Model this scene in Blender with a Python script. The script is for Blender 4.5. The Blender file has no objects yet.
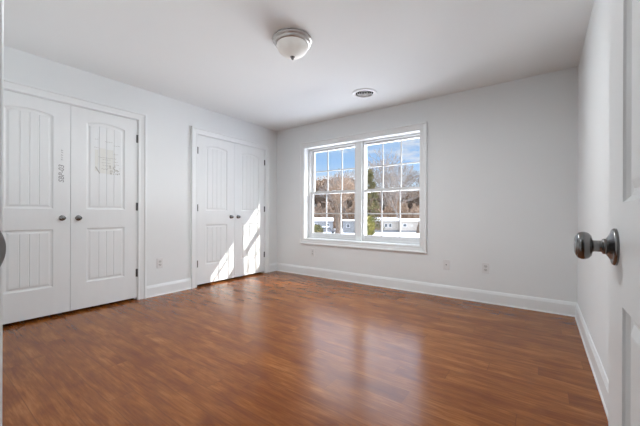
import bpy, bmesh, math, random
from mathutils import Vector, Matrix
PI = math.pi
S = bpy.context.scene
COL = S.collection

# ------------------------------------------------------------------ camera
YAW = 0.6284
CAM = Vector((3.717, -3.836, 0.983))
cd = bpy.data.cameras.new('camera'); cam = bpy.data.objects.new('camera', cd); COL.objects.link(cam)
cam.location = CAM
cam.rotation_euler = (PI/2, -0.0034, YAW)
cd.sensor_width = 36; cd.lens = 36*304.96/640; cd.shift_y = 0.87/640; cd.clip_start = 0.02; cd.clip_end = 3000
S.camera = cam
FWD = Vector((-math.sin(YAW), math.cos(YAW), 0)); RGT = Vector((math.cos(YAW), math.sin(YAW), 0))

# ------------------------------------------------------------------ world, sun, exposure
S.view_settings.view_transform = 'Standard'; S.view_settings.look = 'None'; S.view_settings.gamma = 1
S.view_settings.exposure = 0.05
SUN_DIR = Vector((1, 0.61, 0.70)).normalized()        # towards the sun
SUN_E = 6.2
SKY_K = 1.0
AUREOLE = 3.2
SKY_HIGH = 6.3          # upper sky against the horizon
w = bpy.data.worlds.new('sky'); S.world = w; w.use_nodes = True
nt = w.node_tree; nt.nodes.clear(); N = nt.nodes.new; L = nt.links.new
out = N('ShaderNodeOutputWorld'); bg = N('ShaderNodeBackground'); L(bg.outputs[0], out.inputs[0])
tc = N('ShaderNodeTexCoord'); sep = N('ShaderNodeSeparateXYZ'); L(tc.outputs['Generated'], sep.inputs[0])
ramp = N('ShaderNodeValToRGB'); L(sep.outputs['Z'], ramp.inputs[0])
e = ramp.color_ramp.elements
e[0].position = 0.0; e[0].color = (0.86, 0.90, 0.97, 1)
e[1].position = 1.0; e[1].color = (0.42, 0.50, 0.68, 1)
for p, c in ((0.08, (0.66, 0.82, 0.99, 1)), (0.17, (0.36, 0.60, 0.97, 1)), (0.30, (0.52, 0.62, 0.80, 1))):
    x = e.new(p); x.color = c
mp = N('ShaderNodeMapping'); mp.inputs['Scale'].default_value = (3.2, 3.2, 11); mp.inputs['Location'].default_value = (0.35, 0.2, 0.4)
L(tc.outputs['Generated'], mp.inputs[0])
nz = N('ShaderNodeTexNoise'); nz.inputs['Scale'].default_value = 1.5; nz.inputs['Detail'].default_value = 6; nz.inputs['Roughness'].default_value = 0.55
L(mp.outputs[0], nz.inputs['Vector'])
cr = N('ShaderNodeValToRGB'); L(nz.outputs['Fac'], cr.inputs[0])
cr.color_ramp.elements[0].position = 0.50; cr.color_ramp.elements[1].position = 0.62
mix = N('ShaderNodeMix'); mix.data_type = 'RGBA'; L(cr.outputs[0], mix.inputs['Factor']); L(ramp.outputs[0], mix.inputs['A'])
mix.inputs['B'].default_value = (0.93, 0.91, 0.95, 1)
# bright hazy aureole around the winter sun
dot = N('ShaderNodeVectorMath'); dot.operation = 'DOT_PRODUCT'; L(tc.outputs['Generated'], dot.inputs[0]); dot.inputs[1].default_value = SUN_DIR
mr = N('ShaderNodeMapRange'); L(dot.outputs['Value'], mr.inputs['Value'])
mr.inputs['From Min'].default_value = 0.62; mr.inputs['From Max'].default_value = 1.0; mr.inputs['To Min'].default_value = 0; mr.inputs['To Max'].default_value = 1
pw = N('ShaderNodeMath'); pw.operation = 'POWER'; L(mr.outputs[0], pw.inputs[0]); pw.inputs[1].default_value = 1.3
ml = N('ShaderNodeMath'); ml.operation = 'MULTIPLY'; L(pw.outputs[0], ml.inputs[0]); ml.inputs[1].default_value = AUREOLE
au = N('ShaderNodeVectorMath'); au.operation = 'SCALE'; au.inputs[0].default_value = (1.0, 0.97, 0.92); L(ml.outputs[0], au.inputs['Scale'])
ad = N('ShaderNodeVectorMath'); ad.operation = 'ADD'; 
hi = N('ShaderNodeMapRange'); hi.interpolation_type = 'SMOOTHSTEP'; L(sep.outputs['Z'], hi.inputs['Value'])   # upper sky boosted above the view to strengthen floor reflections
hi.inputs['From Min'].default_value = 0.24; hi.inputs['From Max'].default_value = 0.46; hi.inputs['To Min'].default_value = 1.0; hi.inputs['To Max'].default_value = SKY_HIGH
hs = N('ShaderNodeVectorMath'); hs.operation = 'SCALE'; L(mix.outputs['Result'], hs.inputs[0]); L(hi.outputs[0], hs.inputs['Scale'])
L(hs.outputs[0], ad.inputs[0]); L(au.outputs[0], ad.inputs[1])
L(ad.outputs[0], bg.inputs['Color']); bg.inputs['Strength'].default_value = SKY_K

sd = bpy.data.lights.new('sun', 'SUN'); sd.energy = SUN_E; sd.angle = math.radians(0.15); sd.color = (1.0, 0.965, 0.91)
sun = bpy.data.objects.new('sun', sd); COL.objects.link(sun)
sun.rotation_euler = SUN_DIR.to_track_quat('Z', 'Y').to_euler()
sun.location = SUN_DIR*60

# large soft fill panels added outside the window to brighten the room
def area(name, loc, aim, sx, sy, power, color):
    l = bpy.data.lights.new(name, 'AREA'); l.shape = 'RECTANGLE'; l.size = sx; l.size_y = sy; l.energy = power; l.color = color
    o = bpy.data.objects.new(name, l); COL.objects.link(o); o.location = loc
    o.rotation_euler = (Vector(loc)-Vector(aim)).to_track_quat('Z', 'Y').to_euler(); return o
# both fill panels are out of the camera's sight line through the window
area('fill_panel_low', (1.2, 15.0, -1.95), (1.6, 0.1, 1.3), 20.0, 3.0, 5600, (0.97, 0.985, 1.0))
area('fill_panel_left', (-6.5, 5.0, -1.2), (1.6, 0.1, 1.3), 5.0, 4.0, 1100, (0.97, 0.985, 1.0))

# ------------------------------------------------------------------ materials
def mat(name, color, rough=0.5, metal=0.0, spec=0.5):
    m = bpy.data.materials.new(name); m.use_nodes = True
    b = m.node_tree.nodes['Principled BSDF']
    b.inputs['Base Color'].default_value = (*color, 1); b.inputs['Roughness'].default_value = rough
    b.inputs['Metallic'].default_value = metal; b.inputs['Specular IOR Level'].default_value = spec
    return m
def noisy(name, c1, c2, scale, rough=0.6, bump=0.0, bscale=None, stretch=(1, 1, 1), spec=0.4, metal=0.0, detail=4, lo=0.35, hi=0.65):
    m = mat(name, c1, rough, metal, spec); t = m.node_tree; b = t.nodes['Principled BSDF']
    tc = t.nodes.new('ShaderNodeTexCoord'); mp = t.nodes.new('ShaderNodeMapping'); mp.inputs['Scale'].default_value = stretch
    t.links.new(tc.outputs['Object'], mp.inputs[0])
    n = t.nodes.new('ShaderNodeTexNoise'); n.inputs['Scale'].default_value = scale; n.inputs['Detail'].default_value = detail
    t.links.new(mp.outputs[0], n.inputs['Vector'])
    r = t.nodes.new('ShaderNodeValToRGB'); t.links.new(n.outputs['Fac'], r.inputs[0])
    r.color_ramp.elements[0].position = lo; r.color_ramp.elements[0].color = (*c1, 1)
    r.color_ramp.elements[1].position = hi; r.color_ramp.elements[1].color = (*c2, 1)
    t.links.new(r.outputs[0], b.inputs['Base Color'])
    if bump:
        n2 = t.nodes.new('ShaderNodeTexNoise'); n2.inputs['Scale'].default_value = bscale or scale*4
        t.links.new(mp.outputs[0], n2.inputs['Vector'])
        bp = t.nodes.new('ShaderNodeBump'); bp.inputs['Strength'].default_value = bump; bp.inputs['Distance'].default_value = 0.002
        t.links.new(n2.outputs['Fac'], bp.inputs['Height']); t.links.new(bp.outputs[0], b.inputs['Normal'])
    return m

WALL = noisy('wall_paint', (0.825, 0.848, 0.853), (0.84, 0.862, 0.867), 1.2, 0.75, 0.12, 180, spec=0.25)
CEIL = noisy('ceiling_paint', (0.855, 0.878, 0.88), (0.865, 0.888, 0.89), 1.0, 0.9, 0.1, 120, spec=0.15)
TRIM = noisy('trim_paint', (0.845, 0.868, 0.873), (0.855, 0.878, 0.883), 2.0, 0.42, spec=0.4)
DOOR = noisy('door_paint', (0.83, 0.853, 0.858), (0.85, 0.873, 0.878), 2.0, 0.42, 0.08, 60, stretch=(6, 6, 1), spec=0.4)
VINYL = mat('white_vinyl', (0.72, 0.725, 0.73), 0.35)
PLASTIC = mat('outlet_plastic', (0.78, 0.785, 0.785), 0.3)
PLASTIC_R = mat('receptacle_plastic', (0.62, 0.62, 0.61), 0.3)
DARK = mat('dark_slot', (0.03, 0.03, 0.03), 0.6)
NICKEL = noisy('satin_nickel', (0.21, 0.21, 0.21), (0.28, 0.28, 0.28), 30, 0.24, metal=1.0)
HINGE = noisy('hinge_nickel', (0.13, 0.13, 0.13), (0.19, 0.19, 0.19), 30, 0.38, metal=1.0)
FIXMET = noisy('fixture_metal', (0.50, 0.48, 0.46), (0.58, 0.56, 0.54), 20, 0.34, metal=1.0)
FROST = noisy('alabaster_glass', (0.60, 0.595, 0.58), (0.68, 0.675, 0.66), 9, 0.5, spec=0.08, detail=6)
FROST.node_tree.nodes['Principled BSDF'].inputs['Subsurface Weight'].default_value = 0.3
FROST.node_tree.nodes['Principled BSDF'].inputs['Subsurface Radius'].default_value = (0.02, 0.02, 0.02)
VENTW = mat('vent_enamel', (0.84, 0.84, 0.84), 0.4)
INK = mat('pencil_mark', (0.40, 0.40, 0.41), 0.8)
STEEL = mat('strike_steel', (0.42, 0.42, 0.42), 0.5, 0.6)
STAINM = mat('faded_label_stain', (0.80, 0.81, 0.775), 0.6)
STAIN2 = mat('faded_print', (0.50, 0.49, 0.46), 0.7)

def glass_mat():
    m = bpy.data.materials.new('window_glass'); m.use_nodes = True; t = m.node_tree; t.nodes.clear()
    o = t.nodes.new('ShaderNodeOutputMaterial'); mx = t.nodes.new('ShaderNodeMixShader')
    tr = t.nodes.new('ShaderNodeBsdfTransparent'); gl = t.nodes.new('ShaderNodeBsdfGlossy'); gl.inputs['Roughness'].default_value = 0.0
    tr.inputs[0].default_value = (0.97, 0.98, 0.975, 1)
    fr = t.nodes.new('ShaderNodeLayerWeight'); fr.inputs['Blend'].default_value = 0.5
    p5 = t.nodes.new('ShaderNodeMath'); p5.operation = 'POWER'; p5.inputs[1].default_value = 5.0
    mu = t.nodes.new('ShaderNodeMath'); mu.operation = 'MULTIPLY_ADD'; mu.inputs[1].default_value = 0.9; mu.inputs[2].default_value = 0.035
    t.links.new(fr.outputs['Facing'], p5.inputs[0]); t.links.new(p5.outputs[0], mu.inputs[0]); t.links.new(mu.outputs[0], mx.inputs[0])
    t.links.new(tr.outputs[0], mx.inputs[1]); t.links.new(gl.outputs[0], mx.inputs[2]); t.links.new(mx.outputs[0], o.inputs[0])
    return m
GLASS = glass_mat()

def floor_mat():
    m = bpy.data.materials.new('cherry_wood_floor'); m.use_nodes = True; t = m.node_tree; b = t.nodes['Principled BSDF']
    N = t.nodes.new; L = t.links.new
    tc = N('ShaderNodeTexCoord')
    PW, PL = 0.128, 1.22
    sp = N('ShaderNodeSeparateXYZ'); L(tc.outputs['Object'], sp.inputs[0])
    def M(op, a, b_=None, c=None):
        n = N('ShaderNodeMath'); n.operation = op
        for i, v in enumerate((a, b_, c)):
            if v is None: continue
            if isinstance(v, (int, float)): n.inputs[i].default_value = v
            else: L(v, n.inputs[i])
        return n.outputs[0]
    ys = M('DIVIDE', sp.outputs['Y'], PW); row = M('FLOOR', ys)
    wn = N('ShaderNodeTexWhiteNoise'); wn.noise_dimensions = '1D'; L(row, wn.inputs['W'])
    xs = M('ADD', M('DIVIDE', sp.outputs['X'], PL), M('MULTIPLY', wn.outputs['Value'], 7.0)); colm = M('FLOOR', xs)
    cmb = N('ShaderNodeCombineXYZ'); L(colm, cmb.inputs[0]); L(row, cmb.inputs[1])
    wn2 = N('ShaderNodeTexWhiteNoise'); wn2.noise_dimensions = '2D'; L(cmb.outputs[0], wn2.inputs['Vector'])
    # seams
    fy = M('FRACT', ys); fx = M('FRACT', xs)
    dy = M('MULTIPLY', M('MINIMUM', fy, M('SUBTRACT', 1.0, fy)), PW)
    dx = M('MULTIPLY', M('MINIMUM', fx, M('SUBTRACT', 1.0, fx)), PL)
    dd = M('MINIMUM', dy, dx)
    seam = N('ShaderNodeMapRange'); L(dd, seam.inputs['Value']); seam.inputs['From Min'].default_value = 0.0006; seam.inputs['From Max'].default_value = 0.0026; seam.inputs['To Min'].default_value = 0.35
    # grain, shifted per plank
    off = N('ShaderNodeVectorMath'); off.operation = 'SCALE'; L(wn2.outputs['Color'], off.inputs[0]); off.inputs['Scale'].default_value = 13.0
    va = N('ShaderNodeVectorMath'); va.operation = 'ADD'; L(tc.outputs['Object'], va.inputs[0]); L(off.outputs[0], va.inputs[1])
    def noise(scale, stretch, detail=5, rough=0.6, dist=0.0):
        mp = N('ShaderNodeMapping'); mp.inputs['Scale'].default_value = stretch; L(va.outputs[0], mp.inputs[0])
        n = N('ShaderNodeTexNoise'); n.inputs['Scale'].default_value = scale; n.inputs['Detail'].default_value = detail
        n.inputs['Roughness'].default_value = rough; n.inputs['Distortion'].default_value = dist; L(mp.outputs[0], n.inputs['Vector'])
        return n.outputs['Fac']
    g1 = noise(3.2, (0.9, 5.5, 1), 5, 0.6, 0.6)
    g2 = noise(22, (0.35, 5, 1), 4, 0.65, 0.3)
    g3 = noise(2.2, (1, 2.2, 1), 3, 0.5, 1.0)
    g4 = noise(34, (0.16, 2.6, 1), 3, 0.6, 0.2)
    f = M('ADD', M('ADD', M('MULTIPLY', g1, 0.48), M('ADD', M('MULTIPLY', g2, 0.30), M('MULTIPLY', M('SUBTRACT', g4, 0.5), 0.22))), M('ADD', M('MULTIPLY', g3, 0.36), M('MULTIPLY', M('SUBTRACT', wn2.outputs['Value'], 0.5), 0.07)))
    r = N('ShaderNodeValToRGB'); L(f, r.inputs[0]); e = r.color_ramp.elements
    e[0].position = 0.34; e[0].color = (0.135, 0.034, 0.005, 1)
    e[1].position = 0.72; e[1].color = (0.38, 0.145, 0.036, 1)
    a = e.new(0.50); a.color = (0.200, 0.056, 0.009, 1)
    a = e.new(0.60); a.color = (0.262, 0.082, 0.015, 1)
    mx = N('ShaderNodeMix'); mx.data_type = 'RGBA'; L(seam.outputs[0], mx.inputs['Factor']); mx.inputs['A'].default_value = (0.14, 0.043, 0.010, 1); L(r.outputs[0], mx.inputs['B'])
    L(mx.outputs['Result'], b.inputs['Base Color'])
    b.inputs['Specular IOR Level'].default_value = 0.32
    rr = N('ShaderNodeMapRange'); L(g2, rr.inputs['Value']); rr.inputs['From Min'].default_value = 0.3; rr.inputs['From Max'].default_value = 0.7
    rr.inputs['To Min'].default_value = 0.17; rr.inputs['To Max'].default_value = 0.27; L(rr.outputs[0], b.inputs['Roughness'])
    h = M('ADD', M('MULTIPLY', seam.outputs[0], 0.04), M('ADD', M('MULTIPLY', g2, 0.22), M('MULTIPLY', g1, 0.35)))
    bp = N('ShaderNodeBump'); bp.inputs['Strength'].default_value = 0.05; bp.inputs['Distance'].default_value = 0.0005; L(h, bp.inputs['Height']); L(bp.outputs[0], b.inputs['Normal'])
    return m
FLOOR = floor_mat()

# ------------------------------------------------------------------ helpers
def obj(name, bm, m, parent=None, loc=(0, 0, 0), rotz=0.0, smooth=False, kind=None, label=None, cat=None, group=None, recalc=True):
    if recalc: bmesh.ops.recalc_face_normals(bm, faces=bm.faces)
    me = bpy.data.meshes.new(name); bm.to_mesh(me); bm.free()
    if isinstance(m, (list, tuple)):
        for q in m: me.materials.append(q)
    else: me.materials.append(m)
    if smooth:
        for p in me.polygons: p.use_smooth = True
    o = bpy.data.objects.new(name, me); COL.objects.link(o)
    o.location = loc; o.rotation_euler = (0, 0, rotz)
    if parent: o.parent = parent
    tag(o, label, cat, group, kind)
    return o
def tag(o, label=None, cat=None, group=None, kind=None):
    if label: o['label'] = label
    if cat: o['category'] = cat
    if group: o['group'] = group
    if kind: o['kind'] = kind
def empty(name, loc, label, cat, group=None, kind=None, rotz=0):
    o = bpy.data.objects.new(name, None); COL.objects.link(o); o.location = loc; o.rotation_euler = (0, 0, rotz); o.empty_display_size = 0.1
    tag(o, label, cat, group, kind); return o
def box(bm, x0, x1, y0, y1, z0, z1, mi=0):
    v = [bm.verts.new(p) for p in ((x0,y0,z0),(x1,y0,z0),(x1,y1,z0),(x0,y1,z0),(x0,y0,z1),(x1,y0,z1),(x1,y1,z1),(x0,y1,z1))]
    for f in ((0,3,2,1),(4,5,6,7),(0,1,5,4),(1,2,6,5),(2,3,7,6),(3,0,4,7)):
        bm.faces.new([v[i] for i in f]).material_index = mi
def bbox(x0, x1, y0, y1, z0, z1, bev=0.0, seg=2):
    bm = bmesh.new(); box(bm, x0, x1, y0, y1, z0, z1)
    if bev: bmesh.ops.bevel(bm, geom=list(bm.edges), offset=bev, segments=seg, profile=0.5, affect='EDGES')
    return bm
def lathe(bm, prof, axis='z', n=40, org=(0, 0, 0)):
    """prof: list of (radius, height) revolved about the axis; 'x-' means height runs along -x."""
    rings = []
    ox, oy, oz = org
    for r, h in prof:
        ring = []
        for i in range(n if r > 1e-6 else 1):
            a = 2*PI*i/n; c, s = r*math.cos(a), r*math.sin(a)
            p = {'z': (c, s, h), 'x': (h, c, s), 'x-': (-h, c, s), 'y-': (c, -h, s)}[axis]
            ring.append(bm.verts.new((p[0]+ox, p[1]+oy, p[2]+oz)))
        rings.append(ring)
    for a, b in zip(rings, rings[1:]):
        if len(a) == 1 and len(b) == 1: continue
        for i in range(n):
            j = (i+1) % n
            if len(a) == 1: bm.faces.new((a[0], b[j], b[i]))
            elif len(b) == 1: bm.faces.new((a[i], a[j], b[0]))
            else: bm.faces.new((a[i], a[j], b[j], b[i]))
def prism(bm, prof, p0, p1, nrm):
    """extrude a 2-D profile (out, up) along p0->p1, 'out' along nrm."""
    p0, p1, nrm = Vector(p0), Vector(p1), Vector(nrm)
    A = [bm.verts.new(p0 + nrm*o + Vector((0, 0, u))) for o, u in prof]
    B = [bm.verts.new(p1 + nrm*o + Vector((0, 0, u))) for o, u in prof]
    k = len(prof)
    for i in range(k): bm.faces.new((A[i], A[(i+1) % k], B[(i+1) % k], B[i]))
    bm.faces.new(A[::-1]); bm.faces.new(B)

# ------------------------------------------------------------------ room shell
W, H = 3.9975, 2.412
YE = -3.7655          # room face of the entry wall
C1A, C1B = -3.4480, -2.2545   # closet 1 opening (door leaves)
C2A, C2B = -1.5060, -0.2870
DH = 2.035
EL, ER = 3.093, 3.866  # doorway jamb faces
WL, WR, WB, WT = 0.616, 2.479, 0.587, 2.040

bm = bmesh.new(); box(bm, -0.9, W+0.3, -6.0, 0.2, -0.25, 0.0)
obj('floor', bm, FLOOR, kind='structure', label='glossy reddish brown wood plank floor', cat='floor')
bm = bmesh.new(); box(bm, -0.9, W+0.3, -6.0, 0.2, H, H+0.2)
bm.faces.ensure_lookup_table(); bot = [f for f in bm.faces if all(abs(v.co.z-H) < 1e-6 for v in f.verts)][0]
oe = list(bot.edges); bmesh.ops.delete(bm, geom=[bot], context='FACES_ONLY')
VX, VY, VR = 2.017, -0.611, 0.107      # round hole for the air diffuser
hv = [bm.verts.new((VX+VR*math.cos(2*PI*i/48), VY+VR*math.sin(2*PI*i/48), H)) for i in range(48)]
bmesh.ops.triangle_fill(bm, edges=oe+[bm.edges.new((hv[i], hv[(i+1) % 48])) for i in range(48)], use_beauty=True)
obj('ceiling', bm, CEIL, kind='structure', label='flat white painted ceiling', cat='ceiling')

g = 0.024  # jamb thickness + gap around the leaves
bm = bmesh.new(); T = -0.12
for a, b_, z0, z1 in ((C2B+g, 0.0, 0, H), (C1B+g, C2A-g, 0, H), (YE-0.12, C1A-g, 0, H), (C2A-g, C2B+g, DH+g, H), (C1A-g, C1B+g, DH+g, H)):
    box(bm, T, 0, a, b_, z0, z1)
obj('wall_left', bm, WALL, kind='structure', label='white painted left wall with two double closets', cat='wall')
bm = bmesh.new(); box(bm, W, W+0.15, -6.0, 0.2, 0, H)
obj('wall_right', bm, WALL, kind='structure', label='plain white painted right wall beside the open door', cat='wall')
bm = bmesh.new(); TY = 0.2
for a, b_, z0, z1 in ((-0.9, WL, 0, H), (WR, W, 0, H), (WL, WR, 0, WB), (WL, WR, WT, H)):
    box(bm, a, b_, 0, TY, z0, z1)
obj('wall_back', bm, WALL, kind='structure', label='white painted wall holding the double window', cat='wall')
bm = bmesh.new()
for a, b_, z0, z1 in ((0.0, EL-0.018, 0, H), (ER+0.018, W, 0, H), (EL-0.018, ER+0.018, 2.065, H)):
    box(bm, a, b_, YE-0.115, YE, z0, z1)
obj('wall_front', bm, WALL, kind='structure', label='white painted wall around the entry doorway', cat='wall')
bm = bmesh.new(); box(bm, 1.8, 1.9, -5.9, YE-0.115, 0, H); box(bm, 1.9, W, -6.0, -5.9, 0, H)
obj('wall_hall', bm, WALL, kind='structure', label='white painted hallway walls behind the doorway', cat='wall')
# closet interiors
for i, (a, b_) in enumerate(((C1A, C1B), (C2A, C2B))):
    bm = bmesh.new()
    box(bm, -0.85, -0.80, a-0.25, b_+0.22, 0, H); box(bm, -0.80, T, a-0.25, a-0.20, 0, H); box(bm, -0.80, T, b_+0.17, b_+0.22, 0, H)
    obj('wall_closet', bm, WALL, kind='structure', label='unlit inner walls of the %s closet' % ('near', 'far')[i], cat='wall')

# baseboards: tall flat board with an ogee cap and a shoe moulding
BP = [(0, 0), (0.021, 0), (0.0205, 0.006), (0.018, 0.011), (0.0145, 0.013), (0.0140, 0.108), (0.0115, 0.1125), (0.0115, 0.1165), (0.0095, 0.121),
      (0.0075, 0.127), (0.0060, 0.132), (0.0030, 0.1345), (0, 0.135)]
def base(name, segs, nrm, label):
    bm = bmesh.new()
    for p0, p1 in segs: prism(bm, BP, p0, p1, nrm)
    obj(name, bm, TRIM, kind='structure', label=label, cat='baseboard')
CW = 0.085
base('baseboard_left', [((0, C2B+0.005+CW, 0), (0, 0, 0)), ((0, C1B+0.005+CW-0.005, 0), (0, C2A-0.005-CW+0.005, 0)), ((0, YE, 0), (0, C1A-0.005-CW, 0))], (1, 0, 0), 'white baseboard along the closet wall')
base('baseboard_back', [((0, 0, 0), (W, 0, 0))], (0, -1, 0), 'long white baseboard under the window')
base('baseboard_right', [((W, YE, 0), (W, 0, 0))], (-1, 0, 0), 'white baseboard along the right wall behind the open door')
base('baseboard_front', [((0, YE, 0), (EL-0.1, YE, 0))], (0, 1, 0), 'white baseboard beside the entry doorway')

# casings.  colonial profile across the width: (distance from inner edge, thickness)
CP = [(0.0, 0.0), (0.0, 0.009), (0.004, 0.012), (0.012, 0.0125), (0.018, 0.010), (0.024, 0.0105), (0.052, 0.015), (0.060, 0.0165), (0.065, 0.024), (0.068, 0.026), (0.081, 0.026), (CW, 0.024), (CW, 0.0)]
def casing(name, corners, nrm, closed, label, cat='trim', m=TRIM, extra=None):
    """mitred casing: corners = list of (inner point, outward dir to outer point) swept with CP"""
    bm = bmesh.new(); nrm = Vector(nrm); rings = []
    for p, d in corners:
        p, d = Vector(p), Vector(d)
        rings.append([bm.verts.new(p + d*u + nrm*t) for u, t in CP])
    k = len(CP); n = len(rings)
    for i in range(n if closed else n-1):
        A, B = rings[i], rings[(i+1) % n]
        for j in range(k-1): bm.faces.new((A[j], A[j+1], B[j+1], B[j]))
    if not closed:
        bm.faces.new(rings[0]); bm.faces.new(rings[-1])
    if extra: extra(bm)
    return obj(name, bm, m, kind='structure', label=label, cat=cat)
def closet_trim(n, a, b_, label):
    r = 0.008
    def jambs(bm):
        box(bm, -0.12, 0.0, a-g, a-0.003, 0, DH+g); box(bm, -0.12, 0.0, b_+0.003, b_+g, 0, DH+g); box(bm, -0.12, 0.0, a-0.003, b_+0.003, DH+0.004, DH+g)
        box(bm, -0.060, -0.042, a-0.003, a+0.012, 0, DH+0.004); box(bm, -0.060, -0.042, b_-0.012, b_+0.003, 0, DH+0.004); box(bm, -0.060, -0.042, a, b_, DH-0.010, DH+0.004)
    casing('trim_%d' % n, [((0, a-r, 0), (0, -1, 0)), ((0, a-r, DH+r), (0, -1, 1)), ((0, b_+r, DH+r), (0, 1, 1)), ((0, b_+r, 0), (0, 1, 0))], (1, 0, 0), False, label, extra=jambs)
closet_trim(1, C1A, C1B, 'white moulded casing round the near closet doors')
closet_trim(2, C2A, C2B, 'white moulded casing round the far closet doors')
casing('trim_3', [((WL-0.004, 0, WB-0.004), (-1, 0, -1)), ((WR+0.004, 0, WB-0.004), (1, 0, -1)), ((WR+0.004, 0, WT+0.004), (1, 0, 1)), ((WL-0.004, 0, WT+0.004), (-1, 0, 1))],
       (0, -1, 0), True, 'white picture frame casing round the double window')
def door_jambs(bm):
    y0, y1 = YE-0.115, YE
    box(bm, EL-0.018, EL, y0, y1, 0, 2.065); box(bm, ER, ER+0.018, y0, y1, 0, 2.065); box(bm, EL, ER, y0, y1, 2.047, 2.065)
    box(bm, EL, EL+0.012, y0+0.03, y1-0.040, 0, 2.047); box(bm, ER-0.012, ER, y0+0.03, y1-0.040, 0, 2.047)
casing('trim_4', [((EL-0.005, YE, 0), (-1, 0, 0)), ((EL-0.005, YE, 2.052), (-1, 0, 1)), ((ER+0.005, YE, 2.052), (1, 0, 1)), ((ER+0.005, YE, 0), (1, 0, 0))],
       (0, 1, 0), False, 'white jamb and casing of the entry doorway', extra=door_jambs)
# window reveal lining, sill board and centre mullion
bm = bmesh.new(); q = 0.004
box(bm, WL-0.004, WL+q, -0.001, 0.10, WB, WT); box(bm, WR-q, WR+0.004, -0.001, 0.10, WB, WT)
box(bm, WL+q, WR-q, -0.001, 0.10, WT-q, WT+0.004); box(bm, WL+q, WR-q, -0.001, 0.10, WB-0.004, WB+q)
obj('trim_5', bm, TRIM, kind='structure', label='white reveal lining inside the window recess', cat='trim')
bm = bbox(1.517, 1.613, 0.075, 0.195, WB+q, WT-q, 0.003)
obj('trim_6', bm, TRIM, kind='structure', label='white centre mullion between the two windows', cat='trim')
bm = bmesh.new(); box(bm, -1.2, W+0.6, 0.2, 0.56, 2.29, 2.55); box(bm, -1.2, W+0.6, 0.56, 0.585, 2.27, 2.56)
obj('trim_7', bm, VINYL, kind='structure', label='white roof eave above the window outside', cat='eave')

# ------------------------------------------------------------------ windows (double hung, 3 by 2 grilles per sash)
def rect_frame(bm, x0, x1, z0, z1, t, y0, y1, tb=None, tt=None):
    tb = tb or t; tt = tt or t
    box(bm, x0, x0+t, y0, y1, z0, z1); box(bm, x1-t, x1, y0, y1, z0, z1)
    box(bm, x0+t, x1-t, y0, y1, z0, z0+tb); box(bm, x0+t, x1-t, y0, y1, z1-tt, z1)
def grille(bm, x0, x1, z0, z1, y):
    for k in (1, 2):
        x = x0+(x1-x0)*k/3; box(bm, x-0.0085, x+0.0085, y-0.005, y+0.005, z0, z1)
    z = (z0+z1)/2; box(bm, x0, x1, y-0.0049, y+0.0049, z-0.0085, z+0.0085)
def window(n, gx0, gx1, fx0, fx1, label):
    r = empty('window_%d' % n, (fx0, 0.10, WB), label, 'window', kind='structure')
    o = Vector((fx0, 0.10, WB))
    def part(name, bm, m, p=r):
        bmesh.ops.translate(bm, verts=bm.verts, vec=-o)
        return obj(name, bm, m, p)
    bm = bmesh.new(); rect_frame(bm, fx0, fx1, WB+q, WT-q, 0.028, 0.100, 0.195, tb=0.026, tt=0.022); part('window_frame', bm, VINYL)
    st = 0.043
    bm = bmesh.new(); rect_frame(bm, gx0-st, gx1+st, 1.305, 2.028, st, 0.150, 0.182, tb=0.040); us = part('upper_sash', bm, VINYL)
    bm = bmesh.new(); box(bm, gx0-0.004, gx1+0.004, 0.165, 0.169, 1.342, 1.988); part('glass_pane', bm, GLASS, us)
    bm = bmesh.new(); grille(bm, gx0, gx1, 1.345, 1.985, 0.159); part('grille', bm, VINYL, us)
    bm = bmesh.new(); rect_frame(bm, gx0-st, gx1+st, 0.612, 1.340, st, 0.112, 0.146, tb=0.066, tt=0.040); ls = part('lower_sash', bm, VINYL)
    bm = bmesh.new(); box(bm, gx0-0.004, gx1+0.004, 0.129, 0.133, 0.675, 1.303); part('glass_pane', bm, GLASS, ls)
    bm = bmesh.new(); grille(bm, gx0, gx1, 0.678, 1.300, 0.123); part('grille', bm, VINYL, ls)
    cx = (gx0+gx1)/2
    bm = bbox(cx-0.028, cx+0.028, 0.118, 0.142, 1.340, 1.352, 0.003); part('sash_lock', bm, VINYL, ls)
    return r
window(1, 0.700, 1.500, WL+q, 1.5165, 'left double hung window with white grilles beside the centre mullion')
window(2, 1.640, 2.440, 1.6135, WR-q, 'right double hung window with white grilles and a cloudy view')

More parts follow.
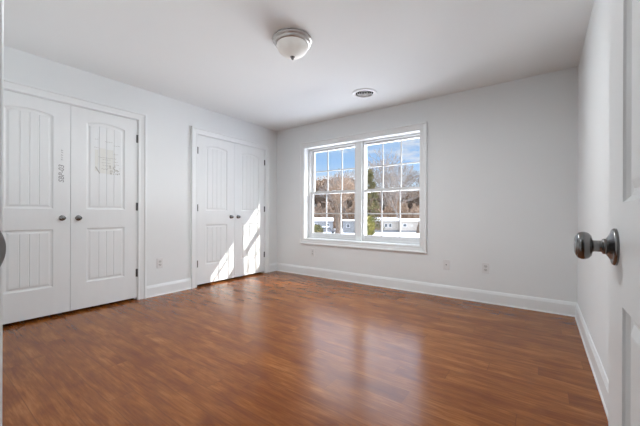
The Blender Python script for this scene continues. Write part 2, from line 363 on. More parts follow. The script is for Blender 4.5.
# ------------------------------------------------------------------ doors
def panel_outline(x0, x1, z0, z1, rise, d, n=14):
    x0 += d; x1 -= d; z0 += d; z1 -= d
    pts = [(x0, z0), (x1, z0)]
    cx = (x0+x1)/2; hw = (x1-x0)/2
    for i in range(n+1):
        x = x1-(x1-x0)*i/n
        pts.append((x, z1-rise*((x-cx)/hw)**2))
    return pts
def door_leaf_mesh(w, h, th, stile, lower, upper, rise):
    """front face at local y=0 looking towards -y, slab behind it; panels recessed with plank grooves. Both faces panelled."""
    bm = bmesh.new()
    def face_side(yf, sgn):
        # sgn=+1: recess goes towards +y
        edges = []
        def loop(pts):
            vs = [bm.verts.new((x, yf, z)) for x, z in pts]
            es = [bm.edges.new((vs[i], vs[(i+1) % len(vs)])) for i in range(len(vs))]
            return vs, es
        ov, oe = loop([(0, 0), (w, 0), (w, h), (0, h)]); edges += oe
        for (z0, z1), rs in ((lower, 0.0), (upper, rise)):
            x0, x1 = stile, w-stile
            pv, pe = loop(panel_outline(x0, x1, z0, z1, rs, 0)); edges += pe
            prev = pv
            for d, dep in ((0.003, 0.0035), (0.010, 0.0085), (0.017, 0.0100), (0.021, 0.0100), (0.034, 0.0045), (0.037, 0.0040)):
                cur = [bm.verts.new((x, yf+sgn*dep, z)) for x, z in panel_outline(x0, x1, z0, z1, rs, d)]
                for i in range(len(cur)): bm.faces.new((prev[i], prev[(i+1) % len(cur)], cur[(i+1) % len(cur)], cur[i]))
                prev = cur
            # plank field
            fx0, fx1, fz0, fz1 = x0+0.037, x1-0.037, z0+0.037, z1-0.037
            xs = [fx0]; ds = [0.0040]
            for k in (1, 2, 3):
                c = fx0+(fx1-fx0)*k/4
                xs += [c-0.0045, c-0.0012, c+0.0012, c+0.0045]; ds += [0.0040, 0.0080, 0.0080, 0.0040]
            xs.append(fx1); ds.append(0.0040)
            # refine for the arch
            X, D = [], []
            for i in range(len(xs)-1):
                m_ = 4 if xs[i+1]-xs[i] > 0.02 else 1
                for j in range(m_): X.append(xs[i]+(xs[i+1]-xs[i])*j/m_); D.append(ds[i]+(ds[i+1]-ds[i])*j/m_)
            X.append(xs[-1]); D.append(ds[-1])
            cx = (fx0+fx1)/2; hw = (fx1-fx0)/2
            lo = [bm.verts.new((x, yf+sgn*d, fz0)) for x, d in zip(X, D)]
            hi = [bm.verts.new((x, yf+sgn*d, fz1-rs*((x-cx)/hw)**2)) for x, d in zip(X, D)]
            for i in range(len(X)-1): bm.faces.new((lo[i], lo[i+1], hi[i+1], hi[i]))
        bmesh.ops.triangle_fill(bm, edges=edges, use_beauty=True)
        return ov
    a = face_side(0.0, 1); b = face_side(th, -1)
    for i in range(4): bm.faces.new((a[i], a[(i+1) % 4], b[(i+1) % 4], b[i]))
    return bm
def knob_bm(sides=(1,), th=0.035, n=40, s=1.0):
    """rose + neck + ball knob; axis is local y, front face at y=0 (knob grows towards -y)"""
    rose = [(0.0, 0.0), (0.0335, 0.0), (0.0335, 0.003), (0.0315, 0.0055), (0.0285, 0.0062), (0.0235, 0.0080), (0.0190, 0.0105), (0.0160, 0.0128), (0.0, 0.0128)]
    neck = [(0.0, 0.0120), (0.0135, 0.0125), (0.0142, 0.0140), (0.0142, 0.0172), (0.0132, 0.0184), (0.0108, 0.0188), (0.0104, 0.0200), (0.0104, 0.0300), (0.0120, 0.0335), (0.0, 0.0335)]
    ball = [(0.0, 0.0320), (0.0120, 0.0322), (0.0190, 0.0336), (0.0238, 0.0375), (0.0260, 0.0430), (0.0258, 0.0475), (0.0240, 0.0520), (0.0212, 0.0548), (0.0202, 0.0545), (0.0194, 0.0556), (0.0140, 0.0578), (0.0, 0.0588)]
    return rose, neck, ball
def add_knob(parent, x, z, s=1.0, back=False, th=0.035, label=None):
    rose, neck, ball = knob_bm()
    def mk(name, prof, par, m=NICKEL):
        bm = bmesh.new(); lathe(bm, [(r*s, h*s) for r, h in prof], 'y-', 40)
        if back: bmesh.ops.rotate(bm, verts=bm.verts, cent=(0, 0, 0), matrix=Matrix.Rotation(PI, 3, 'Z'))
        o = obj(name, bm, m, par, smooth=True)
        return o
    k = mk('door_knob', ball, parent); k.location = (x, th if back else 0, z)
    mk('rose', rose, k); mk('neck', neck, k)
    if label: k['label'] = label
    return k
def add_hinge(parent, x, z, side, proud=0.0, y=0.0):
    """barrel hinge seen at the hinge edge; side = -1 left edge, +1 right edge"""
    bm = bmesh.new()
    lathe(bm, [(0.0, -0.046), (0.0035, -0.045), (0.0062, -0.0425), (0.0062, 0.0425), (0.0035, 0.045), (0.0, 0.046)], 'z', 14, (x+side*0.0015, y-0.0055, z))
    box(bm, min(x, x-side*0.013), max(x, x-side*0.013), y-0.0016, y+0.001, z-0.0445, z+0.0445)
    return obj('hinge', bm, HINGE, parent)
def closet_leaf(n, y0, wid, hinge_side, label):
    h = DH-0.028
    bm = door_leaf_mesh(wid, h, 0.035, 0.128, (0.285-0.028, 0.83-0.028), (1.022-0.028, 1.925-0.028), 0.028)
    r = obj('door_%d' % n, bm, DOOR, loc=(-0.002, y0, 0.028), rotz=PI/2, kind='structure', label=label, cat='door')
    kx = 0.062 if hinge_side > 0 else wid-0.062
    add_knob(r, kx, 0.935-0.028, 0.80)
    for z in (1.80, 1.03, 0.28): add_hinge(r, wid if hinge_side > 0 else 0.0, z, hinge_side)
    return r
gp = 0.0016
lw = 0.6055-gp; lw1 = C1B-C1A-0.6055-gp
d1 = closet_leaf(1, C1A, lw1, -1, 'left leaf of the near closet, white panelled door with vertical writing')
d2 = closet_leaf(2, C1B-lw, lw, 1, 'right leaf of the near closet, white panelled door with faded print in its upper panel')
lw2 = (C2B-C2A)/2-gp
d3 = closet_leaf(3, C2A, lw2, -1, 'left leaf of the far closet, white panelled door with a sunlit lower corner')
d4 = closet_leaf(4, C2B-lw2, lw2, 1, 'right leaf of the far closet, white panelled door with tall window light stripes')
# small dark ball catches on top of the leaves
for d, wdt in ((d1, lw1), (d2, lw), (d3, lw2), (d4, lw2)):
    bx = wdt-0.055 if d in (d1, d3) else 0.055
    bm = bmesh.new(); box(bm, bx-0.022, bx+0.022, 0.006, 0.024, DH-0.028, DH-0.0265); obj('ball_catch', bm, HINGE, d)

# entry door, open ninety degrees in front of the right wall; hall side faces -x
EW = 0.762; XF = 3.826; YFREE = -3.004
bm = door_leaf_mesh(EW, 2.022, 0.035, 0.126, (0.285-0.012, 0.83-0.012), (1.004-0.012, 1.925-0.012), 0.028)
d5 = obj('door_5', bm, DOOR, loc=(XF, YFREE, 0.012), rotz=-PI/2, kind='structure', label='white panelled entry door standing open against the right wall', cat='door')
add_knob(d5, 0.071, 0.925-0.012, 1.0, label='shiny nickel knob on a round rose')
add_knob(d5, 0.071, 0.925-0.012, 1.0, back=True)
bm = bmesh.new(); box(bm, -0.0012, 0.0003, 0.005, 0.030, 0.913-0.029, 0.913+0.029)
lathe(bm, [(0.0, 0.0), (0.0085, 0.0), (0.0085, 0.004), (0.0, 0.010)], 'x-', 16, (-0.001, 0.0175, 0.913)); obj('latch_plate', bm, HINGE, d5)
for z in (1.80, 1.03, 0.20): add_hinge(d5, EW, z, 1, y=0.035)

# strike plate with curved lip on the left jamb of the doorway
bm = bmesh.new(); n_ = 14; zc = 0.932; hh = 0.050
def lip_y(t): return YE-0.004 + 0.0228*math.cos(t*PI/2)**0.8
fr, bk = [], []
for i in range(-n_, n_+1):
    t = i/n_; z = zc+t*hh; y = lip_y(abs(t))
    fr.append((bm.verts.new((EL+0.0016, YE-0.034, z)), bm.verts.new((EL+0.0016, YE-0.006, z)), bm.verts.new((EL+0.0030, max(y, YE-0.005), z))))
    bk.append((bm.verts.new((EL-0.0002, YE-0.034, z)), bm.verts.new((EL-0.0002, YE-0.006, z)), bm.verts.new((EL+0.0012, max(y, YE-0.005), z))))
for i in range(len(fr)-1):
    for S_ in (fr, bk):
        for j in (0, 1): bm.faces.new((S_[i][j], S_[i][j+1], S_[i+1][j+1], S_[i+1][j]))
    bm.faces.new((fr[i][2], fr[i+1][2], bk[i+1][2], bk[i][2]))
obj('strike_plate', bm, STEEL, label='grey metal strike plate with curved lip on the doorway jamb', cat='strike plate')

# handwriting up the stile of the left near leaf (runs bottom to top)
tcv = bpy.data.curves.new('handwriting', 'FONT'); tcv.body = 'SBP-03'; tcv.size = 0.058; tcv.offset = 0.001; tcv.extrude = 0.0001; tcv.shear = 0.2; tcv.space_character = 1.02
to = bpy.data.objects.new('handwriting_tmp', tcv); COL.objects.link(to)
bpy.context.view_layer.update()
dg = bpy.context.evaluated_depsgraph_get(); tm = bpy.data.meshes.new_from_object(to.evaluated_get(dg)); bpy.data.objects.remove(to)
bm = bmesh.new(); bm.from_mesh(tm); bpy.data.meshes.remove(tm)
# text plane xy -> door plane: reading direction up (z), letter tops towards -x(left)
for v in bm.verts: v.co = Vector((-v.co.y, -0.0004-v.co.z, v.co.x))
kx = (-2.912) - C1A
bmesh.ops.translate(bm, verts=bm.verts, vec=(kx, 0, 1.275-0.028))
random.seed(5)
for i, z in enumerate((1.49, 1.51, 1.535, 1.56, 1.58)):
    box(bm, kx-0.022+0.004*(i % 2), kx-0.006, -0.0006, -0.0002, z-0.028, z-0.028+0.0035)
    box(bm, kx-0.018, kx-0.015, -0.0006, -0.0002, z-0.028, z-0.028+0.012)
obj('handwriting', bm, INK, d1, label='grey handwriting running up the stile')
# faded label residue in the upper panel of the right near leaf
fx = lambda y: y-(C1B-lw)
bm = bmesh.new(); yy = -0.0 + 0.0040 - 0.0007
for xa, xb, za, zb in ((0.199, 0.229, 1.42, 1.64), (0.238, 0.2975, 1.40, 1.66), (0.3065, 0.366, 1.395, 1.655), (0.375, 0.384, 1.43, 1.63)):
    box(bm, xa, xb, yy, yy+0.0004, za-0.028, zb-0.028)
obj('label_stain', bm, STAINM, d2, label='faint yellowish label residue')
bm = bmesh.new(); random.seed(9); yy -= 0.0004
def dash(ya, yb, z, t=0.003): box(bm, fx(ya), fx(yb), yy, yy+0.0003, z-0.028, z-0.028+t)
for z, a, b_ in ((1.745, -2.66, -2.63), (1.735, -2.57, -2.50), (1.705, -2.49, -2.43), (1.66, -2.665, -2.63), (1.612, -2.49, -2.445), (1.565, -2.63, -2.46), (1.545, -2.59, -2.52), (1.53, -2.49, -2.45), (1.51, -2.60, -2.52), (1.50, -2.49, -2.44), (1.482, -2.59, -2.53)):
    y = a
    while y < b_:
        l = random.uniform(0.008, 0.02); dash(y, min(y+l, b_), z+random.uniform(-.002, .002), 0.004); y += l+0.004
for i in range(34):
    y = random.uniform(-2.53, -2.43); z = random.uniform(1.385, 1.475)
    dash(y, y+random.uniform(0.003, 0.012), z, random.uniform(0.006, 0.020))
for i in range(9):
    dash(-2.655+i*0.004, -2.648+i*0.004, 1.45-i*0.007, 0.014)
for i in range(8):
    y = -2.60+i*0.008; dash(y, y+0.005, 1.445+random.uniform(-.01, .01), 0.008)
obj('faded_print', bm, STAIN2, d2, label='faded grey scuffs and print')

# ------------------------------------------------------------------ ceiling light
LP = (2.061, -1.948)
lt = empty('ceiling_light', (LP[0], LP[1], H), 'round flush mount ceiling light with frosted bowl and brushed metal pan', 'ceiling light')
bm = bmesh.new(); lathe(bm, [(0, 0), (0.150, 0), (0.158, -0.004), (0.163, -0.012), (0.161, -0.020), (0.150, -0.026), (0.146, -0.030), (0.1465, -0.040), (0.143, -0.047), (0.134, -0.052), (0.129, -0.050), (0.129, -0.040), (0, -0.040)], 'z', 64); obj('metal_pan', bm, FIXMET, lt, smooth=True)
bm = bmesh.new(); pr = [(0.1285, -0.042), (0.1285, -0.052)] + [(0.128*math.cos(a), -0.052-0.092*math.sin(a)) for a in [PI/2*i/14 for i in range(1, 14)]] + [(0, -0.144)]
lathe(bm, pr, 'z', 64); obj('glass_bowl', bm, FROST, lt, smooth=True)
bm = bmesh.new(); lathe(bm, [(0, -0.138), (0.019, -0.1405), (0.0195, -0.145), (0.013, -0.149), (0.0105, -0.152), (0.0115, -0.157), (0.0095, -0.163), (0.005, -0.167), (0, -0.168)], 'z', 24); obj('finial', bm, NICKEL, lt, smooth=True)

# fill disk added below the bowl to brighten the room; bowl glows to match
FROST.node_tree.nodes['Principled BSDF'].inputs['Emission Color'].default_value = (1.0, 0.96, 0.90, 1)
FROST.node_tree.nodes['Principled BSDF'].inputs['Emission Strength'].default_value = 0.20
ld = bpy.data.lights.new('room_fill_disk', 'AREA'); ld.shape = 'DISK'; ld.size = 0.26; ld.energy = 30.5; ld.color = (0.94, 0.98, 1.0)
lo = bpy.data.objects.new('room_fill_disk', ld); COL.objects.link(lo); lo.location = (LP[0], LP[1], H-0.172)

# ------------------------------------------------------------------ round ceiling diffuser
vt = empty('ceiling_vent', (2.017, -0.611, H), 'small round white air diffuser with dark slots in the ceiling', 'ceiling vent')
bm = bmesh.new(); lathe(bm, [(0.105, 0.004), (0.108, -0.0005), (0.145, -0.0005), (0.147, -0.003), (0.140, -0.007), (0.112, -0.011), (0.105, -0.010), (0.1035, -0.004), (0.1035, 0.004), (0.105, 0.004)], 'z', 56); obj('flange', bm, VENTW, vt, smooth=True)
bm = bmesh.new(); lathe(bm, [(0, 0.12), (0.1065, 0.12), (0.1065, 0.0005), (0.1045, 0.0005), (0.1045, 0.118), (0, 0.118)], 'z', 40); obj('dark_throat', bm, DARK, vt)
for r_ in (0.082, 0.060, 0.038):
    bm = bmesh.new(); lathe(bm, [(r_-0.0015, 0.012), (r_+0.0010, -0.003), (r_+0.0040, -0.005), (r_+0.0045, -0.0035), (r_+0.0025, -0.002), (r_+0.0005, 0.012), (r_-0.0015, 0.012)], 'z', 48); obj('cone_ring', bm, VENTW, vt, smooth=True)
for a_ in range(2):
    bm = bmesh.new(); box(bm, -0.104, 0.104, -0.0015, 0.0015, 0.030, 0.036); bmesh.ops.rotate(bm, verts=bm.verts, cent=(0, 0, 0), matrix=Matrix.Rotation(a_*PI/2+0.4, 3, 'Z')); obj('spoke', bm, DARK, vt)
bm = bmesh.new(); lathe(bm, [(0, 0.034), (0.006, 0.034), (0.006, -0.010), (0.020, -0.012), (0.021, -0.017), (0.0, -0.021)], 'z', 32); obj('centre_cap', bm, VENTW, vt, smooth=True)

# ------------------------------------------------------------------ outlets
def outlet(loc, rotz, label, jack=False):
    """plate front looks towards local -y"""
    r = empty('cable_jack' if jack else 'wall_outlet', loc, label, 'cable jack' if jack else 'wall outlet', rotz=rotz)
    bm = bbox(-0.036, 0.036, -0.0065, 0.0, -0.059, 0.059, 0.0022, 2); obj('cover_plate', bm, PLASTIC, r)
    if jack:
        bm = bmesh.new(); lathe(bm, [(0, 0.005), (0.0075, 0.005), (0.0075, 0.008), (0.0050, 0.008), (0.0050, 0.014), (0, 0.014)], 'y-', 18); obj('coax_port', bm, HINGE, r)
    else:
        for s in (-1, 1):
            bm = bmesh.new(); z = s*0.0195
            pts = []
            for i in range(28):
                a = 2*PI*i/28; pts.append((0.017*math.cos(a), max(-0.0135, min(0.0135, 0.017*math.sin(a)))))
            A = [bm.verts.new((x, -0.0050, z+y)) for x, y in pts]; B = [bm.verts.new((x, -0.0080, z+y)) for x, y in pts]
            for i in range(28): bm.faces.new((A[i], A[(i+1) % 28], B[(i+1) % 28], B[i]))
            bm.faces.new(B); f = obj('receptacle', bm, PLASTIC_R, r)
            bm = bmesh.new()
            box(bm, -0.0075, -0.0055, -0.0085, -0.0078, z-0.001, z+0.008); box(bm, 0.0055, 0.0075, -0.0085, -0.0078, z-0.001, z+0.007)
            lathe(bm, [(0, 0.0076), (0.0024, 0.0076), (0.0024, 0.0082), (0, 0.0082)], 'y-', 10, (0, 0, z-0.0075)); obj('slots', bm, DARK, f)
    for z in ((-0.042, 0.042) if jack else (0.0,)):
        bm = bmesh.new(); lathe(bm, [(0, 0.0050), (0.0028, 0.0050), (0.0025, 0.0068), (0, 0.0070)], 'y-', 12, (0, 0, z)); obj('screw', bm, VINYL, r)
outlet((0, -1.999, 0.385), PI/2, 'white duplex outlet on the wall between the two closets')
outlet((0.794, 0, 0.372), 0, 'white duplex outlet just below the left window')
outlet((2.799, 0, 0.382), 0, 'narrow white cable jack plate right of the window', jack=True)
outlet((3.215, 0, 0.385), 0, 'white duplex outlet nearest the right corner of the window wall')

# ------------------------------------------------------------------ outdoors
GZ = -3.72
def at(px, Z, z=GZ):
    p = CAM + FWD*Z + RGT*((px-320)/304.96*Z); return Vector((p.x, p.y, z))
SNOW = noisy('snow', (0.80, 0.82, 0.86), (0.86, 0.87, 0.90), 0.15, 0.8, spec=0.2)
SIDING = noisy('trailer_siding', (0.36, 0.32, 0.275), (0.41, 0.365, 0.315), 1.5, 0.6)
SIDING_B = noisy('grey_siding', (0.19, 0.19, 0.19), (0.23, 0.23, 0.23), 1.5, 0.6)
MAROON = noisy('maroon_siding', (0.13, 0.075, 0.065), (0.17, 0.10, 0.085), 1.5, 0.6)
WINDARK = mat('house_window_glass', (0.05, 0.055, 0.06), 0.15)
BARK = noisy('bark', (0.085, 0.062, 0.046), (0.14, 0.105, 0.08), 2.5, 0.9, spec=0.1)
BARK_P = noisy('pale_bark', (0.17, 0.14, 0.12), (0.25, 0.215, 0.19), 2.5, 0.9, spec=0.1)
TWIG = noisy('brown_twigs', (0.16, 0.105, 0.07), (0.27, 0.19, 0.135), 0.6, 0.9, spec=0.1)
NEEDLE = noisy('evergreen_needles', (0.055, 0.060, 0.022), (0.17, 0.135, 0.060), 0.8, 0.9, spec=0.1)
OLIVE = noisy('olive_leaves', (0.10, 0.105, 0.025), (0.24, 0.20, 0.06), 1.2, 0.9, spec=0.1)

bm = bmesh.new()
nx = 24
random.seed(3)
vs = [[bm.verts.new((-900+i*75, 0.6+(j/nx)**1.6*1100, GZ)) for j in range(nx+1)] for i in range(nx+1)]
for i in range(nx):
    for j in range(nx): bm.faces.new((vs[i][j], vs[i+1][j], vs[i+1][j+1], vs[i][j+1]))
obj('snow_ground', bm, SNOW, kind='structure', label='snow covered ground outside the window', cat='snow')

def tube(bm, p0, p1, r0, r1, n=5):
    d = (p1-p0)
    if d.length < 1e-5: return
    d.normalize(); a = d.orthogonal().normalized(); b = d.cross(a)
    A = [bm.verts.new(p0+(a*math.cos(2*PI*i/n)+b*math.sin(2*PI*i/n))*r0) for i in range(n)]
    B = [bm.verts.new(p1+(a*math.cos(2*PI*i/n)+b*math.sin(2*PI*i/n))*r1) for i in range(n)]
    for i in range(n): bm.faces.new((A[i], A[(i+1) % n], B[(i+1) % n], B[i]))
def bare_tree(h, seed, spread=0.5, depth=6, tw=0.022, trunkr=0.32):
    """returns (trunk mesh, twigs mesh); unit is metres"""
    rnd = random.Random(seed); tb, wb = bmesh.new(), bmesh.new(); tips = []
    def grow(p, d, ln, r, k):
        segs = 3 if k < 3 else 2
        q_ = p
        for s in range(segs):
            d = (d+Vector((rnd.gauss(0, .13), rnd.gauss(0, .13), rnd.gauss(0.05, .07)))).normalized()
            e_ = q_+d*(ln/segs); r1 = r*(0.86 if s < segs-1 else 0.75)
            tube(tb if k < 3 else wb, q_, e_, max(r, tw), max(r1, tw*0.9), 6 if k < 2 else 3)
            q_ = e_; r = r1
            if k >= 1 and s < segs-1 and k < depth:
                sd_ = Vector((rnd.gauss(0, 1), rnd.gauss(0, 1), rnd.gauss(0.3, .5))).normalized()
                grow(q_, (d*0.6+sd_*(0.5+spread*0.5)).normalized(), ln*0.55, r*0.5, max(k+2, 3) if k < 3 else k+2)
        if k < depth:
            m_ = 3 if k < 3 else rnd.choice((2, 3))
            a0 = rnd.uniform(0, 2*PI)
            for j in range(m_):
                a = a0+2*PI*j/m_+rnd.uniform(-.4, .4)
                o1 = d.orthogonal().normalized(); o2 = d.cross(o1)
                nd = (d + (o1*math.cos(a)+o2*math.sin(a))*rnd.uniform(0.4, 0.9)*spread*1.5 + Vector((0, 0, 0.12))).normalized()
                grow(q_, nd, ln*rnd.uniform(0.66, 0.84), r*0.72, k+1)
        else: tips.append(q_)
    grow(Vector((0, 0, -0.2)), Vector((0, 0, 1)), h*0.24, trunkr, 0)
    return tb, wb, tips
def leaf_cloud(bm, pts, rnd, s, n, jit):
    for _ in range(n):
        c = rnd.choice(pts)+Vector((rnd.gauss(0, jit), rnd.gauss(0, jit), rnd.gauss(0, jit)))
        u = Vector((rnd.gauss(0, 1), rnd.gauss(0, 1), rnd.gauss(0, 1))).normalized(); v = u.orthogonal().normalized()
        k = s*rnd.uniform(0.5, 1.2)
        bm.faces.new([bm.verts.new(c+u*k*a+v*k*b) for a, b in ((-.5, -.35), (.5, -.5), (.4, .4), (-.4, .5))])
def make_tree(name, loc, h, seed, label, spread=0.5, bark=BARK, twig=TWIG, leaves=0, tw=0.03, depth=6, trunkr=0.32, group=None, leafmat=None, rz=0, ls=0.35):
    r = empty(name, loc, label, 'tree', group, rotz=rz)
    tb, wb, tips = bare_tree(h, seed, spread, depth, tw, trunkr)
    zmax = max(t.z for t in tips)
    k = h/zmax
    for b_ in (tb, wb): bmesh.ops.scale(b_, verts=b_.verts, vec=(k, k, k))
    obj('trunk', tb, bark, r, recalc=False, smooth=True)
    rnd = random.Random(seed)
    obj('twigs', wb, twig, r, recalc=False)
    if leaves:
        lb = bmesh.new(); leaf_cloud(lb, [t*k for t in tips], rnd, ls, leaves, 0.45)
        obj('withered_leaves', lb, leafmat or twig, r, recalc=False)
    return r
def copy_tree(o, parent=None):
    c = o.copy(); COL.objects.link(c)
    if parent: c.parent = parent
    for ch in list(o.children): copy_tree(ch, c)
    return c
def place(o, px, Z, s, rz, label):
    o.location = at(px, Z); o.scale = (s, s, s); o.rotation_euler = (0, 0, rz); o['label'] = label; return o

G = 'bare brown woodland trees in the far row'
protoA = make_tree('bare_tree', at(300, 118), 17, 11, 'x', 0.55, leaves=5200, tw=0.035, group=G, ls=0.42)
protoB = make_tree('bare_tree', at(300, 118), 15, 23, 'x', 0.60, leaves=4200, tw=0.035, group=G, ls=0.42)
protoC = make_tree('bare_tree', at(300, 118), 16, 37, 'x', 0.50, leaves=1500, tw=0.035, group=G, ls=0.35)
ordn = ['first', 'second', 'third', 'fourth', 'fifth', 'sixth', 'seventh', 'eighth', 'ninth', 'tenth', 'eleventh', 'twelfth', 'thirteenth', 'fourteenth', 'fifteenth', 'sixteenth']
row = [(309, 112, 1.00, 'A'), (317, 122, 1.05, 'B'), (324, 104, 0.98, 'A'), (331, 118, 1.15, 'B'), (338, 108, 1.04, 'A'), (345, 121, 1.12, 'A'), (352, 110, 1.02, 'B'), (359, 124, 1.05, 'A'),
       (374, 122, 1.00, 'B'), (382, 112, 0.84, 'A'), (390, 124, 0.90, 'B'), (397, 116, 0.86, 'A'), (406, 126, 0.88, 'B'), (413, 110, 0.78, 'A'), (421, 118, 0.92, 'C'), (429, 112, 0.90, 'B')]
used = set()
for i, (px, Z, s, k) in enumerate(row):
    p = {'A': protoA, 'B': protoB, 'C': protoC}[k]
    o = copy_tree(p) if k in used else p
    used.add(k)
    side = 'left window' if px < 360 else 'right window'
    j = i if px < 360 else i-8
    place(o, px, Z, s, i*1.7, 'bare woodland tree, %s from the left in the far row, %s' % (ordn[j], side))
make_tree('tall_bare_tree', at(403, 84), 22.5, 5, 'tallest grey bare tree spreading its branches against the clouds in the right window', 0.62, bark=BARK_P, twig=BARK_P, tw=0.030, depth=7, trunkr=0.42)
make_tree('tall_bare_tree', at(418, 76), 16.5, 8, 'dark bare tree with a thick trunk at the right edge of the right window', 0.60, twig=BARK, tw=0.030, depth=6, trunkr=0.50)
make_tree('tall_bare_tree', at(337, 66), 13.5, 14, 'bare brown tree with a broad trunk in the middle of the left window', 0.60, twig=TWIG, tw=0.028, depth=6, trunkr=0.62, leaves=500, ls=0.22)
make_tree('tall_bare_tree', at(351, 92), 18.5, 19, 'pale bare tree near the right side of the left window', 0.55, bark=BARK_P, twig=BARK_P, tw=0.028, depth=6)
make_tree('tall_bare_tree', at(389, 98), 18.5, 31, 'slim pale bare tree left of the tallest one in the right window', 0.5, bark=BARK_P, twig=BARK_P, tw=0.026, depth=6)

def conifer(name, loc, h, rad, seed, label, m=NEEDLE, n=5200, base_z=0.12, cat='tree'):
    r = empty(name, loc, label, cat); rnd = random.Random(seed)
    tb = bmesh.new(); tube(tb, Vector((0, 0, -0.2)), Vector((0, 0, h*0.96)), h*0.018+0.05, 0.03, 8); obj('trunk', tb, BARK, r, recalc=False)
    lb = bmesh.new()
    lay = 26
    for i in range(lay):
        t = base_z+(1-base_z)*i/lay; R_ = rad*(1-t)**0.75*rnd.uniform(0.85, 1.1)
        for j in range(9):
            a = rnd.uniform(0, 2*PI); z = t*h
            c1 = Vector((math.cos(a)*R_, math.sin(a)*R_, z-R_*0.15+rnd.uniform(-.2, .3)))
            for _ in range(int(n/lay/9)):
                f = rnd.uniform(0.15, 1)**0.7; c = Vector((0, 0, z)).lerp(c1, f)+Vector((rnd.gauss(0, .22), rnd.gauss(0, .22), rnd.gauss(0, .16)))
                u = Vector((rnd.gauss(0, 1), rnd.gauss(0, 1), rnd.gauss(-.2, .5))).normalized(); v = u.orthogonal().normalized(); k = rnd.uniform(0.18, 0.42)
                lb.faces.new([lb.verts.new(c+u*k*aa+v*k*bb) for aa, bb in ((-.7, -.2), (.7, -.12), (.6, .2), (-.6, .2))])
    obj('foliage', lb, m, r, recalc=False)
conifer('evergreen_tree', at(370, 74), 15.6, 3.5, 2, 'tall brownish green evergreen beside the centre mullion in the right window')
def shrub(name, loc, w_, h_, seed, label, m, n=2600):
    r = empty(name, loc, label, 'shrub'); rnd = random.Random(seed)
    sb = bmesh.new()
    for k in range(7):
        a = rnd.uniform(0, 2*PI); tube(sb, Vector((0, 0, -0.1)), Vector((math.cos(a)*w_*0.3, math.sin(a)*w_*0.3, h_*rnd.uniform(.5, .8))), 0.05, 0.02, 5)
    obj('stem', sb, BARK, r, recalc=False)
    lb = bmesh.new()
    for _ in range(n):
        a, c_ = rnd.uniform(0, 2*PI), rnd.uniform(-1, 1); s_ = math.sqrt(1-c_*c_); rr = rnd.uniform(0.6, 1)*(1+0.15*math.sin(3*a+seed))
        c = Vector((math.cos(a)*s_*w_/2*rr, math.sin(a)*s_*w_/2*rr, h_/2+c_*h_/2*rr*0.97))
        u = Vector((rnd.gauss(0, 1), rnd.gauss(0, 1), rnd.gauss(0, 1))).normalized(); v = u.orthogonal().normalized(); k = rnd.uniform(0.10, 0.24)
        lb.faces.new([lb.verts.new(c+u*k*aa+v*k*bb) for aa, bb in ((-.6, -.4), (.6, -.4), (.5, .4), (-.5, .4))])
    obj('foliage', lb, m, r, recalc=False)
shrub('green_shrub', at(316.5, 62), 2.7, 2.5, 4, 'round dark green shrub at the lower left of the left window', NEEDLE)
shrub('olive_shrub', at(369, 58), 2.0, 4.3, 6, 'tall olive yellow shrub beside the mullion at the bottom of the right window', OLIVE)

# low wooded ridge far behind
bm = bmesh.new(); rnd = random.Random(4); RA, RB = [], []
for i in range(91):
    a = YAW+math.radians(46-i*1.5); d0 = Vector((-math.sin(a), math.cos(a), 0)); p = Vector((CAM.x, CAM.y, GZ))+d0*300
    hgt = 10.5+1.3*math.sin(i*0.4)+rnd.uniform(-.5, .5)
    RA.append([bm.verts.new(p+d0*d+Vector((0, 0, z))) for d, z in ((0, -0.2), (4, hgt*0.6), (25, hgt), (60, hgt), (120, -0.2))])
for a, b_ in zip(RA, RA[1:]):
    for k in range(4): bm.faces.new((a[k], b_[k], b_[k+1], a[k+1]))
obj('distant_ridge', bm, TWIG, kind='structure', label='low brown wooded ridge on the horizon outside', cat='hill')
# tangled brown undergrowth below the far woodland
rnd = random.Random(77); ub = bmesh.new()
for _ in range(26000):
    px = rnd.uniform(296, 436); Z = rnd.uniform(90, 128); p = at(px, Z)
    top = (8.0+1.6*math.sin(px*0.21)+1.2*math.sin(px*0.73+1))*rnd.random()+0.3
    c = p+Vector((0, 0, top)); u = Vector((rnd.gauss(0, .5), rnd.gauss(0, .5), rnd.gauss(0.6, .5))).normalized(); v = u.orthogonal().normalized(); k = rnd.uniform(0.3, 0.9)
    ub.faces.new([ub.verts.new(c+u*k*aa+v*k*bb) for aa, bb in ((-.8, -.18), (.8, -.10), (.7, .14), (-.7, .2))])
for _ in range(700):
    p = at(rnd.uniform(296, 436), rnd.uniform(96, 128)); tube(ub, p-Vector((0, 0, .1)), p+Vector((rnd.gauss(0, .6), rnd.gauss(0, .6), rnd.uniform(2, 5))), 0.06, 0.03, 3)
obj('undergrowth', ub, TWIG, recalc=False, kind='stuff', label='tangled brown undergrowth below the far woodland trees', cat='undergrowth')

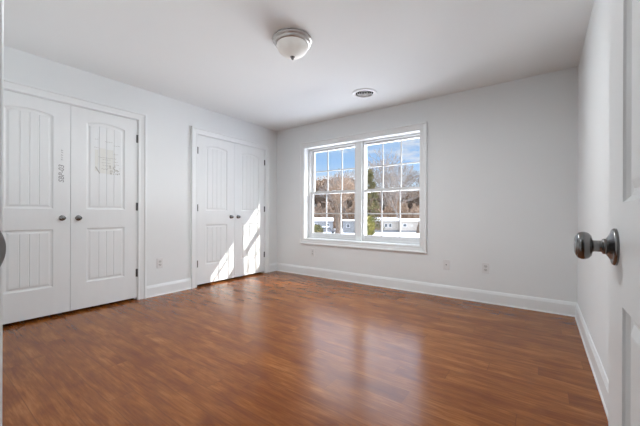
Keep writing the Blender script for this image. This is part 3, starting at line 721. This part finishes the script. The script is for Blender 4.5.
def trailer(px0, px1, Z, wall_h, roof_h, label, m, wins, name='mobile_home', depth=4.2, maroon=None, ang=0.0):
    a, b_ = at(px0, Z), at(px1, Z); L_ = (b_-a).length
    r = empty(name, a, label, 'house', rotz=math.atan2(b_.y-a.y, b_.x-a.x)+ang)
    bm = bmesh.new(); box(bm, 0, L_, 0, depth, 0.55, wall_h); obj('wall', bm, m, r)
    bm = bmesh.new(); box(bm, 0.05, L_-0.05, 0.06, depth-0.06, 0, 0.55); obj('skirting', bm, SIDING_B, r)
    bm = bmesh.new(); box(bm, -0.2, L_+0.2, -0.3, depth+0.3, wall_h, wall_h+0.15); rf = obj('roof', bm, SIDING, r)
    bm = bmesh.new()
    pts = [(-0.2, wall_h+0.15), (-0.2, wall_h+0.28), (0, wall_h+0.36)]
    A = [(-0.28, wall_h+0.15), (-0.26, wall_h+0.35), (depth/2, roof_h), (depth+0.26, wall_h+0.35), (depth+0.28, wall_h+0.15)]
    V0 = [bm.verts.new((-0.18, y, z)) for y, z in A]; V1 = [bm.verts.new((L_+0.18, y, z)) for y, z in A]
    for i in range(5): bm.faces.new((V0[i], V0[(i+1) % 5], V1[(i+1) % 5], V1[i]))
    bm.faces.new(V0); bm.faces.new(V1[::-1]); obj('snow_cover', bm, SNOW, rf)
    if maroon:
        bm = bmesh.new(); box(bm, maroon[0]*L_, maroon[1]*L_, -0.04, 0.0, 0.6, wall_h-0.05); obj('entry_wall', bm, MAROON, r)
    for u0, u1, z0, z1 in wins:
        bm = bmesh.new(); rect_frame(bm, u0*L_, u1*L_, z0, z1, 0.07, -0.07, 0.0); f = obj('window', bm, VINYL, r)
        bm = bmesh.new(); box(bm, u0*L_+0.06, u1*L_-0.06, -0.055, -0.02, z0+0.06, z1-0.06); obj('pane', bm, WINDARK, f)
    return r
trailer(370, 398.5, 80, 2.75, 3.75, 'long pale mobile home with a dark entry wall in the middle of the right window', SIDING,
        [(0.13, 0.21, 1.3, 2.2), (0.24, 0.32, 1.3, 2.2), (0.51, 0.61, 1.25, 2.2), (0.66, 0.76, 1.25, 2.2)], maroon=(0.05, 0.37))
trailer(400.5, 432, 78, 2.75, 3.55, 'white mobile home with one small window at the right of the right window', SIDING, [(0.08, 0.20, 1.45, 2.25), (0.34, 0.38, 1.6, 1.95)])
trailer(344, 366, 76, 2.85, 3.3, 'grey flat roofed mobile home at the right side of the left window', SIDING_B, [(0.12, 0.26, 1.3, 2.2)])
trailer(306, 333, 84, 2.6, 3.65, 'snow roofed mobile home behind the green shrub in the left window', SIDING_B, [(0.3, 0.42, 1.2, 2.1), (0.75, 0.86, 1.2, 2.1)])
# snow covered car in front of the left home
def car(px, Z, rz, label):
    r = empty('parked_car', at(px, Z), label, 'car', rotz=rz)
    PAINT = mat('dark_car_paint', (0.12, 0.12, 0.13), 0.3)
    def side(pts, y0, y1, name, m, p):
        bm = bmesh.new(); A = [bm.verts.new((x, y0, z)) for x, z in pts]; B = [bm.verts.new((x, y1, z)) for x, z in pts]
        for i in range(len(pts)): bm.faces.new((A[i], A[(i+1) % len(pts)], B[(i+1) % len(pts)], B[i]))
        bm.faces.new(A); bm.faces.new(B[::-1]); bmesh.ops.recalc_face_normals(bm, faces=bm.faces)
        bmesh.ops.bevel(bm, geom=list(bm.edges), offset=0.05, segments=2, affect='EDGES'); return obj(name, bm, m, p)
    side([(-2.2, .35), (2.2, .35), (2.25, .8), (1.2, 1.0), (-1.9, 1.05), (-2.25, .85)], -.88, .88, 'body', PAINT, r)
    side([(-1.7, 1.02), (1.1, 1.0), (.5, 1.5), (-1.2, 1.5)], -.78, .78, 'cabin', WINDARK, r)
    side([(-1.25, 1.48), (.55, 1.48), (.5, 1.66), (-1.15, 1.68)], -.76, .76, 'snow_cover', SNOW, r)
    for x in (-1.4, 1.4):
        for s in (-1, 1):
            bm = bmesh.new(); lathe(bm, [(0, -0.1), (0.33, -0.1), (0.34, 0), (0.33, 0.1), (0, 0.1)], 'y-', 20, (x, s*0.82, 0.33)); obj('wheel', bm, DARK, r)
car(327, 74, YAW, 'snow topped car parked in front of the left mobile home')
